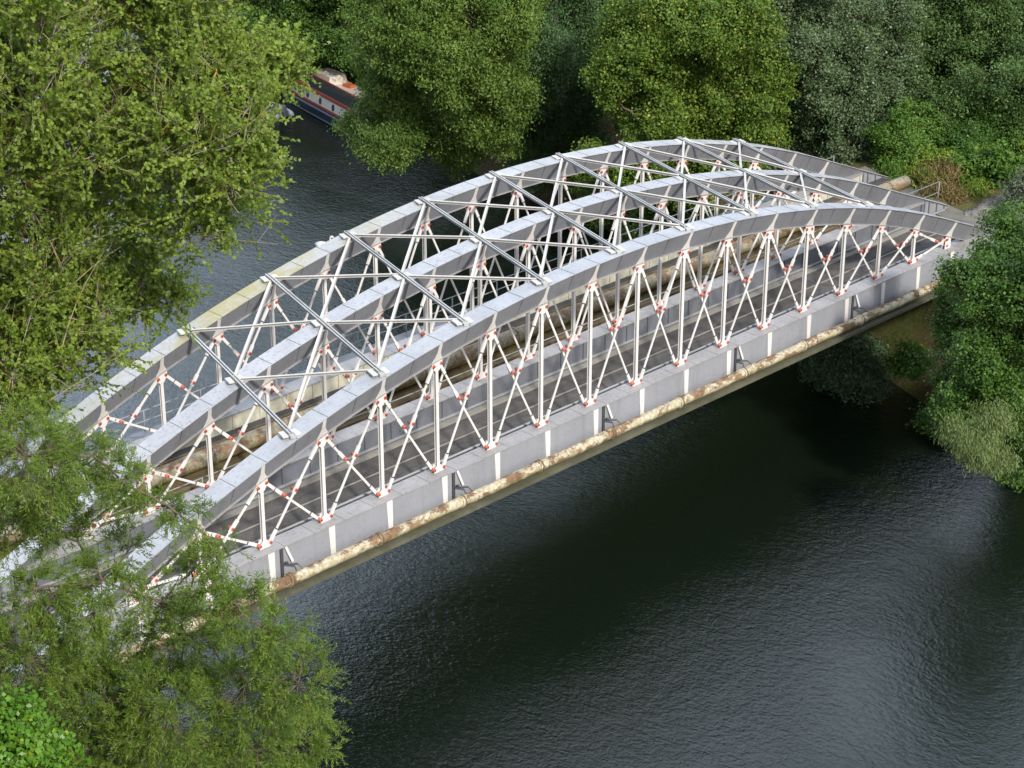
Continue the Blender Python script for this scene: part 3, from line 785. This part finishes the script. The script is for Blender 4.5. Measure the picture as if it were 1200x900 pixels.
T('poplar_tree', 'tall deep green tree with bare limbs showing, at the upper right', 'tree', (21, 13.5, -3.0), (20, 13, 10), TR['tall_dark'], .5, 'tall_dark', B_POP,
  dens=1.3, sub=9, m=100, cr=.48, ll=.145, lw=.095, up=.45, wood=dict(every=6, twig_r=.035))
T('bank_tree', 'shaded green tree standing behind the moored boats', 'tree', (13, 60, -5.5), (10, 57.5, 3), TR['back_left'], .4, 'back', B_DRK,
  dens=1.4, sub=8, m=80, cr=.48, ll=.17, lw=.13, wood=FW)
T('bank_tree', 'dark tree in the gap between the olive willow and the yellow-green tree', 'tree', (19, 36, -5.4), (18.5, 36.5, 5), TR['back_mid'], .4, 'back', B_DRK,
  dens=1.4, sub=8, m=80, cr=.48, ll=.17, lw=.13, wood=FW)
# bushes on the right embankment
def ball(x, y, z, r, n=4, flat=.8):
    out = []
    for k in range(n):
        d = rng.standard_normal(3); d /= np.linalg.norm(d)
        out.append((x + d[0] * r * .6, y + d[1] * r * .6, z + r * .55 + d[2] * r * .35 * flat, r * (.55 + .25 * rng.random())))
    return out
def bush(name, label, cat, x, y, z, r, lf, n=5, ll=.125, lw=.095, dens=4.5, m=52, cr=.32, **k):
    T(name, label, cat, (x, y, z - .3), (x, y, z + r * .8), ball(x, y, z, r, n), .05, lf, B_DRK, dens=dens, m=m, cr=cr, ll=ll, lw=lw, wood=dict(every=5, limb_r=.05, twig_r=.012), **k)
bush('bush', 'tall fresh green sapling bush beyond the far girder end', 'bush', 12.6, 10.4, -1.4, 2.1, 'bush', 7)
bush('bush', 'low rounded green bush right behind the far handrail end', 'bush', 10.4, 9.8, -1.5, 1.1, 'bush', 5)
bush('bush', 'mid-green bush to the left of the russet plants', 'bush', 13.6, 8.6, -1.5, 1.5, 'alder', 6)
bush('bush', 'broad bright green bush on the embankment below the tall dark tree', 'bush', 16.5, 8.3, -1.5, 2.2, 'alder', 8)
bush('bush', 'dull green bush at the right edge under the tall dark tree', 'bush', 20, 7.6, -1.5, 2.3, 'shrub', 7)
bush('bush', 'vivid light green bush beside the ballast track bed', 'bush', 12.2, 5.9, -1.4, 1.45, 'bush', 7, ll=.2, lw=.12)
bush('bush', 'lemon green bush at the right edge beyond the ballast', 'bush', 16.6, 6.2, -1.4, 1.4, 'bush2', 5)
bush('dry_plants', 'clump of russet and straw coloured dry stems by the bridge end', 'plants', 9.6, 6.9, -1.5, .95, 'russet', 5, ll=.28, lw=.05, droop=-.9)
bush('dry_plants', 'ochre dry grass tuft between the handrail and the ballast', 'plants', 7.9, 5.9, -1.5, .7, 'russet', 5, ll=.30, lw=.05, droop=-.9)
for k_, (x_, y_, s_) in enumerate([(6.4, 5.3, .45), (7.2, 5.9, .5), (8.9, 5.2, .5), (10.4, 5.1, .55), (6.0, -.9, .5), (7.4, -1.2, .6), (9.0, -1.0, .6)]):
    bush('weed_tuft', ['dry weed tuft at the corner of the middle girder end', 'dry weed tuft just beyond the near handrail end', 'weed tuft at the far edge of the ballast, in front of the russet plants', 'weed tuft at the far edge of the ballast, below the vivid bush', 'weed tuft at the near edge of the ballast beside the girder end', 'weed tuft at the near edge of the ballast behind the alder top', 'weed tuft at the near edge of the ballast under the buddleia'][k_], 'weeds', x_, y_, -1.65, s_, ['russet', 'bush2', 'russet', 'bush2', 'shrub', 'alder', 'russet'][k_], 4, ll=.2, lw=.04, droop=-.7)
bush('grass_tuft', 'yellow-green grass clump at the end of the pale deck pipe', 'grass', 9.0, 7.5, -1.5, .85, 'bush2', 5, ll=.26, lw=.05, droop=-.8)
bush('grass_tuft', 'straw and green grass clump between the far handrail and the pipe', 'grass', 8.9, 9.1, -1.5, .75, 'bush', 4, ll=.26, lw=.05, droop=-.8)
bush('bush', 'rounded lime green bush behind the russet dry plants', 'bush', 10.9, 8.0, -1.5, 1.1, 'bush2', 5)
bush('bush', 'small dark green bush on the near edge of the ballast', 'bush', 10.6, .2, -1.4, 1.2, 'shrub', 5)
bush('waterside_shrub', 'dark green shrub overhanging the far waterline, seen through the middle of the arches', 'shrub', 4.4, 15.5, -7.0, 1.9, 'willow_dark', 7)
bush('waterside_shrub', 'green shrub overhanging the far waterline below the yellow-green tree', 'shrub', 5.0, 20.5, -7.0, 2.1, 'alder', 7)
bush('waterside_shrub', 'low dark shrub at the waterline between the yellow-green tree and the bluish willow', 'shrub', 5.4, 25.5, -7.0, 2.0, 'back', 7)
bush('waterside_shrub', 'shaded shrub on the bank just behind the far girder end', 'shrub', 4.2, 11.6, -6.6, 1.7, 'back', 6)
bush('buddleia_bush', 'greyish bush dotted with lilac flower heads above the alder', 'bush', 9.2, 1.2, -1.2, 1.5, 'lilac', 7, ll=.2, lw=.07)
bush('shrub', 'dusty dark green shrub at the water under the right end of the bridge', 'shrub', -3.2, 2.6, -6.8, 1.75, 'shrub', 7)
bush('shrub', 'small light green shrub against the underside at the right bank', 'shrub', -2.9, -.5, -5.0, 1.0, 'alder', 5)
bush('shrub', 'low green shrub at the foot of the alder by the bare bank', 'shrub', -3.9, -3.2, -6.6, .9, 'alder', 5)
# the wood beyond: copies of three mother trees, each with its own place and turn
def copy_tree(src, loc, rz, sc, label, group):
    c = src.copy(); col.objects.link(c); c.location = loc; c.rotation_euler = (0, 0, rz); c.scale = (sc, sc, sc)
    c['label'] = label; c['group'] = group
    for ch in list(src.children):
        d = ch.copy(); col.objects.link(d); d.parent = c
    return c
def mother(name, label, base, H, Rr, lf, brk):
    lob = []
    for k in range(13):
        a = k * 2.4; f = (k + .5) / 13; r = Rr * (.42 + .2 * rng.random()); rad_ = Rr * .62 * math.sin(math.pi * (.18 + .72 * f))
        lob.append((base[0] + rad_ * math.cos(a), base[1] + rad_ * math.sin(a), base[2] + H * (.22 + .70 * f), r))
    return T(name, label, 'tree', base, (base[0], base[1], base[2] + H * .9), lob, .35, lf, brk, dens=1.5, m=26, cr=.72, ll=.36, lw=.26, wood=dict(every=14, twig_r=.03), group='trees of the wood beyond the bridge')
m1 = mother('wood_tree', 'deep green tree of the wood behind the boats', (17, 70, -5.4), 10.5, 4.8, 'back', B_DRK)
m2 = mother('wood_tree', 'dull green tree of the wood behind the yellow-green tree', (24, 27, -5.4), 17, 5.2, 'tall_dark', B_DRK)
m3 = mother('wood_tree', 'olive tree of the wood behind the olive willow', (15, 45, -5.4), 11, 5.0, 'willow_olive', B_WIL)
G = 'trees of the wood beyond the bridge'
spots = [(22, 60, 2), (30, 50, 0), (34, 38, 1), (40, 28, 0), (33, 20, 1), (31, 9, 2), (38, 14, 1), (44, 5, 0), (20, 50, 1), (26, 74, 0), (38, 62, 1), (46, 48, 2), (52, 36, 0), (54, 20, 1), (18, 82, 1), (30, 90, 2), (12, 76, 0), (60, 56, 1), (44, 78, 0), (66, 40, 1), (66, 10, 2), (27, -3, 1), (40, -10, 0), (14, -13, 0), (24, -20, 1), (56, -6, 2), (27, 40, 0), (16, 60, 1)]
for k, (x, y, w_) in enumerate(spots):
    copy_tree((m1, m2, m3)[w_], (x, y, float(ground_z(np.array(x), np.array(y))) - .1), k * 1.7, (.60 if y > 55 and x < 30 else .9) + .3 * ((k * 37) % 10) / 10,
              'tree of the closed wood filling the far bank, half hidden by those in front', G)
print('leaves', cnt)
# ------------------------------------------------------------------ boats
BM = {k: paint('boat_' + k, c, .08, .12, (.2, .18, .15), .15, rough=.4) for k, c in dict(navy=(.018, .03, .06), cream=(.66, .60, .50), red=(.36, .075, .05), black=(.02, .025, .03), glass=(.03, .035, .05), white=(.70, .70, .72), orange=(.55, .12, .04), grey=(.22, .23, .24), deck=(.52, .48, .42)).items()}
def xform(loc, rz):
    c, s_ = math.cos(rz), math.sin(rz)
    return lambda x, y, z: (loc[0] + x * c - y * s_, loc[1] + x * s_ + y * c, loc[2] + z)
WZ = -7.0
def narrowboat(loc, rz, L, label, hull, side, band, roof, group=None):
    e = empty('narrowboat', loc); tag(e, label, 'boat', group)
    f = xform(loc, rz); B = 1.05
    def ring(x, b, z0, z1): return [f(x, -b * .9, z0), f(x, -b, z1), f(x, b, z1), f(x, b * .9, z0)]
    mb = MB(); mb.loft([ring(-L / 2, B * .55, -.2, .75), ring(-L / 2 + .9, B * .95, -.3, .72), ring(-L / 2 + 1.8, B, -.3, .70), ring(L / 2 - 3, B, -.3, .70), ring(L / 2 - 1.2, B * .7, -.3, .80), ring(L / 2, .08, -.2, 1.0)], 0, smooth=False)
    h = mb.build('hull', BM[hull], e)
    mb = MB()
    for sg in (-1, 1):
        mb.bar(f(-L / 2 + .8, sg * 1.055, .66), f(L / 2 - 3, sg * 1.055, .66), (0, 0, 1), .09, .06, 0)
        mb.bar(f(-L / 2 + .8, sg * 1.035, .10), f(L / 2 - 3, sg * 1.035, .10), (0, 0, 1), .05, .05, 0)
    mb.build('rubbing_strake', BM['grey'], h)
    x0, x1 = -L / 2 + 1.9, L / 2 - 2.6
    def cr(x): return [f(x, -.88, .72), f(x, -.78, 1.62), f(x, .78, 1.62), f(x, .88, .72)]
    mb = MB(); mb.loft([cr(x0), cr(x1)], 0, smooth=False); cb = mb.build('cabin', BM[side], e)
    mb = MB()
    for sg in (-1, 1):
        for z, y, hgt in ((.80, .885, .16), (1.54, .80, .14)):
            mb.bar(f(x0 - .01, sg * y, z), f(x1 + .01, sg * y, z), (0, 0, 1), hgt, .025, 0)
    mb.build('coach_band', BM[band], cb)
    mb = MB(); mb.loft([[f(x, -.72, 1.625), f(x, -.5, 1.68), f(x, .5, 1.68), f(x, .72, 1.625)] for x in (x0 + .05, x1 - .05)], 0, smooth=False); mb.build('roof', BM[roof], e)
    mb = MB()
    for sg in (-1, 1): mb.bar(f(x0, sg * .76, 1.655), f(x1, sg * .76, 1.655), (0, 0, 1), .06, .10, 0)
    mb.build('handrail', BM[band], e)
    for sg in (-1, 1):
        for k in range(5):
            x = x0 + 1.0 + k * (x1 - x0 - 2) / 4
            mb = MB(); ring_ = []
            for (r_, d) in ((.22, 0), (.22, .03)):
                ring_.append([f(x + r_ * .75 * math.cos(a), sg * (.835 - .11 * (r_ * math.sin(a)) + d), 1.17 + r_ * math.sin(a)) for a in [2 * math.pi * q / 12 for q in range(12)]])
            mb.loft(ring_, 0); mb.build('porthole', BM['glass'], cb)
    mb = MB(); mb.tube([f(x0 + 1.2, .2, 1.66), f(x0 + 1.2, .2, 2.0)], .07, 8); mb.build('chimney', BM['black'], e)
    return e, f
a_ = math.atan2(4.5, 1.0)
e, f = narrowboat((7.25, 51.75, WZ), a_, 13.5, 'navy narrowboat with a cream and red banded cabin moored half under the willow', 'navy', 'cream', 'red', 'black')
# second craft lying outside it
loc = (9.75, 54.4, WZ); e = empty('cruiser', loc); tag(e, 'cream-decked boat moored on the bank side of the narrowboat', 'boat')
f = xform(loc, a_); mb = MB()
def ring(x, b, z1): return [f(x, -b * .8, -.3), f(x, -b, z1), f(x, b, z1), f(x, b * .8, -.3)]
mb.loft([ring(-4.2, .95, 1.0), ring(0, 1.1, 1.0), ring(2.6, .95, 1.05), ring(4.2, .1, 1.2)], 0, smooth=False); mb.build('hull', BM['white'], e)
mb = MB(); mb.loft([[f(x, -b, 1.03), f(x, -b, 1.10), f(x, b, 1.10), f(x, b, 1.03)] for x, b in ((-4.1, .9), (0, 1.04), (2.5, .9))], 0, smooth=False); mb.build('deck', BM['deck'], e)
mb = MB(); mb.loft([[f(x, -.7, 1.12), f(x, -.6, zt), f(x, .6, zt), f(x, .7, 1.12)] for x, zt in ((-.8, 1.75), (1.6, 1.65))], 0, smooth=False); mb.build('cabin', BM['cream'], e)
mb = MB(); mb.box(*sorted((f(-1.5, -.2, 0)[0], f(-1.5, -.2, 0)[0] + .45)), f(-1.5, -.2, 0)[1] - .45, f(-1.5, -.2, 0)[1] + .3, WZ + 1.11, WZ + 1.30, 0)
o = mb.build('storage_box', BM['orange']); tag(o, 'orange box lying on the cream deck of the moored boat', 'box')
# inflatable dinghy
loc = (4.9, 54.3, WZ); e = empty('inflatable_dinghy', loc); tag(e, 'white inflatable dinghy tied beside the dark hull of the narrowboat', 'dinghy')
f = xform(loc, math.atan2(.98, .2)); pts = []; rad = []
for k in range(25):
    u = k / 24; a = math.pi * (u - .5)
    if u < .28: x = -1.25 + u / .28 * 1.6; y = -.52; 
    elif u > .72: x = -1.25 + (1 - u) / .28 * 1.6; y = .52
    else:
        q = (u - .5) / .22 * math.pi / 2; x = .35 + .85 * math.cos(q); y = .52 * math.sin(q)
    pts.append(f(x, y, .20 + max(0, x - .2) * .12)); rad.append(.21 if 1 < k < 23 else (.10 if k in (0, 24) else .18))
mb = MB(); mb.tube(pts, rad, 12, 0); mb.build('tube', BM['white'], e)
mb = MB(); mb.hexa([f(-1.0, -.36, .08), f(.6, -.36, .08), f(.6, .36, .08), f(-1.0, .36, .08), f(-1.0, -.36, .12), f(.6, -.36, .12), f(.6, .36, .12), f(-1.0, .36, .12)]); mb.build('floor', BM['grey'], e)
mb = MB(); mb.hexa([f(-1.0, -.36, .05), f(-.94, -.36, .05), f(-.94, .36, .05), f(-1.0, .36, .05), f(-1.0, -.36, .45), f(-.94, -.36, .45), f(-.94, .36, .45), f(-1.0, .36, .45)]); mb.build('transom', BM['grey'], e)
mb = MB(); mb.hexa([f(-1.3, -.13, .45), f(-.98, -.13, .45), f(-.98, .13, .45), f(-1.3, .13, .45), f(-1.25, -.1, .8), f(-1.0, -.1, .8), f(-1.0, .1, .8), f(-1.25, .1, .8)]); mb.tube([f(-1.16, 0, .5), f(-1.16, 0, -.3)], .06, 6); mb.build('outboard_motor', BM['grey'], e)
mb = MB(); mb.hexa([f(-.1, -.5, .32), f(.15, -.5, .32), f(.15, .5, .32), f(-.1, .5, .32), f(-.1, -.5, .36), f(.15, -.5, .36), f(.15, .5, .36), f(-.1, .5, .36)]); mb.build('seat', BM['white'], e)

# swan
loc = (-8.65, 33.45, WZ); e = empty('swan', loc); tag(e, 'white swan on the water just beyond the far arch', 'swan')
f = xform(loc, R(-60)); SW = paint('swan_feathers', (.82, .82, .80), .03, .0, (.5, .45, .4), .05); SB = paint('swan_bill', (.55, .16, .02), .1, .1)
mb = MB()
def el(x, y0, z, ry, rz, n=12): return [f(x, y0 + ry * math.cos(2 * math.pi * k / n), z + rz * math.sin(2 * math.pi * k / n)) for k in range(n)]
mb.loft([el(-.52, 0, .30, .02, .02), el(-.42, 0, .26, .12, .09), el(-.25, 0, .19, .21, .17), el(0, 0, .15, .25, .20), el(.22, 0, .14, .20, .17), el(.34, 0, .17, .12, .12), el(.40, 0, .20, .06, .07)], 0)
nk = [(.36, .18, .075), (.45, .32, .055), (.44, .48, .045), (.38, .62, .042), (.40, .74, .045), (.47, .79, .058), (.54, .77, .045), (.58, .75, .03)]
mb.tube([f(x, 0, z) for x, z, r in nk], [r for x, z, r in nk], 10, 0)
mb.build('body', SW, e)
mb = MB(); mb.tube([f(.565, 0, .755), f(.62, 0, .735), f(.69, 0, .715)], [.03, .022, .012], 8, 0); mb.build('bill', SB, e)
for sg in (-1, 1):
    mb = MB(); mb.loft([[f(x, sg * (y + .0), z - h_), f(x, sg * (y + .05), z), f(x, sg * (y - .02), z + h_)] for x, y, z, h_ in ((.24, .17, .22, .06), (.05, .22, .24, .13), (-.2, .19, .27, .12), (-.46, .08, .34, .03))], 0, closed=True); mb.build('wing', SW, e)

# ------------------------------------------------------------------ camera, light
cam = bpy.data.cameras.new('camera'); co = bpy.data.objects.new('camera', cam); col.objects.link(co)
co.location = (-75.318, -48.238, 33.369)
yaw, pitch = 0.7896175, 0.4320001
co.rotation_euler = (math.pi / 2 - pitch, 0, yaw - math.pi / 2)
cam.sensor_width = 36; cam.lens = 36 * 2430 / 1200; cam.clip_end = 3000; cam.clip_start = .5
scn.camera = co
sun_dir = Vector((-.28, -1.0, .80)).normalized()
L = bpy.data.lights.new('sun', 'SUN'); L.energy = 4.0; L.angle = R(4.0); L.color = (1, .955, .875)
lo = bpy.data.objects.new('sun', L); col.objects.link(lo); lo.rotation_euler = (-sun_dir).to_track_quat('-Z', 'Y').to_euler(); lo.location = (-60, -80, 80)
w = bpy.data.worlds.new('World'); scn.world = w; w.use_nodes = True
nt = w.node_tree; bg = nt.nodes['Background']; sk = nt.nodes.new('ShaderNodeTexSky'); sk.sky_type = 'NISHITA'; sk.sun_disc = False
sk.sun_elevation = math.asin(sun_dir.z); sk.sun_rotation = math.atan2(sun_dir.x, sun_dir.y); sk.air_density = 1.0; sk.dust_density = 2.0
tcw = nt.nodes.new('ShaderNodeTexCoord'); mpw = nt.nodes.new('ShaderNodeMapping'); mpw.inputs['Scale'].default_value = (1, 1, 2.4)
nzw = nt.nodes.new('ShaderNodeTexNoise'); nzw.inputs['Scale'].default_value = 2.1; nzw.inputs['Detail'].default_value = 6; nzw.inputs['Roughness'].default_value = .6
mrw = nt.nodes.new('ShaderNodeMapRange'); mrw.inputs['From Min'].default_value = .04; mrw.inputs['From Max'].default_value = .62; mrw.inputs['To Max'].default_value = 1.0
mxw = nt.nodes.new('ShaderNodeMix'); mxw.data_type = 'RGBA'; mxw.inputs[7].default_value = (16.0, 18.8, 22.6, 1)      # unseen broken cloud, added to brighten the sky the water reflects
nt.links.new(tcw.outputs['Generated'], mpw.inputs[0]); nt.links.new(mpw.outputs[0], nzw.inputs['Vector']); nt.links.new(nzw.outputs['Fac'], mrw.inputs[0])
vdot = nt.nodes.new('ShaderNodeVectorMath'); vdot.operation = 'DOT_PRODUCT'; vdot.inputs[1].default_value = Vector((.62, .62, .48)).normalized()
nt.links.new(tcw.outputs['Generated'], vdot.inputs[0])
mr2 = nt.nodes.new('ShaderNodeMapRange'); mr2.inputs['From Min'].default_value = .35; mr2.inputs['From Max'].default_value = .80; mr2.inputs['To Min'].default_value = .135
nt.links.new(vdot.outputs['Value'], mr2.inputs[0])                   # added cloud bank, kept opposite the sun for the water's reflection
mulw = nt.nodes.new('ShaderNodeMath'); mulw.operation = 'MULTIPLY'; nt.links.new(mrw.outputs[0], mulw.inputs[0]); nt.links.new(mr2.outputs[0], mulw.inputs[1])
nt.links.new(mulw.outputs[0], mxw.inputs[0]); nt.links.new(sk.outputs[0], mxw.inputs[6]); nt.links.new(mxw.outputs[2], bg.inputs[0])
bg.inputs[1].default_value = .135
vs = scn.view_settings; vs.view_transform = 'Standard'; vs.look = 'None'; vs.gamma = 1; vs.exposure = .08; vs.use_curve_mapping = False
scn.cycles.max_bounces = 6; scn.cycles.transparent_max_bounces = 4
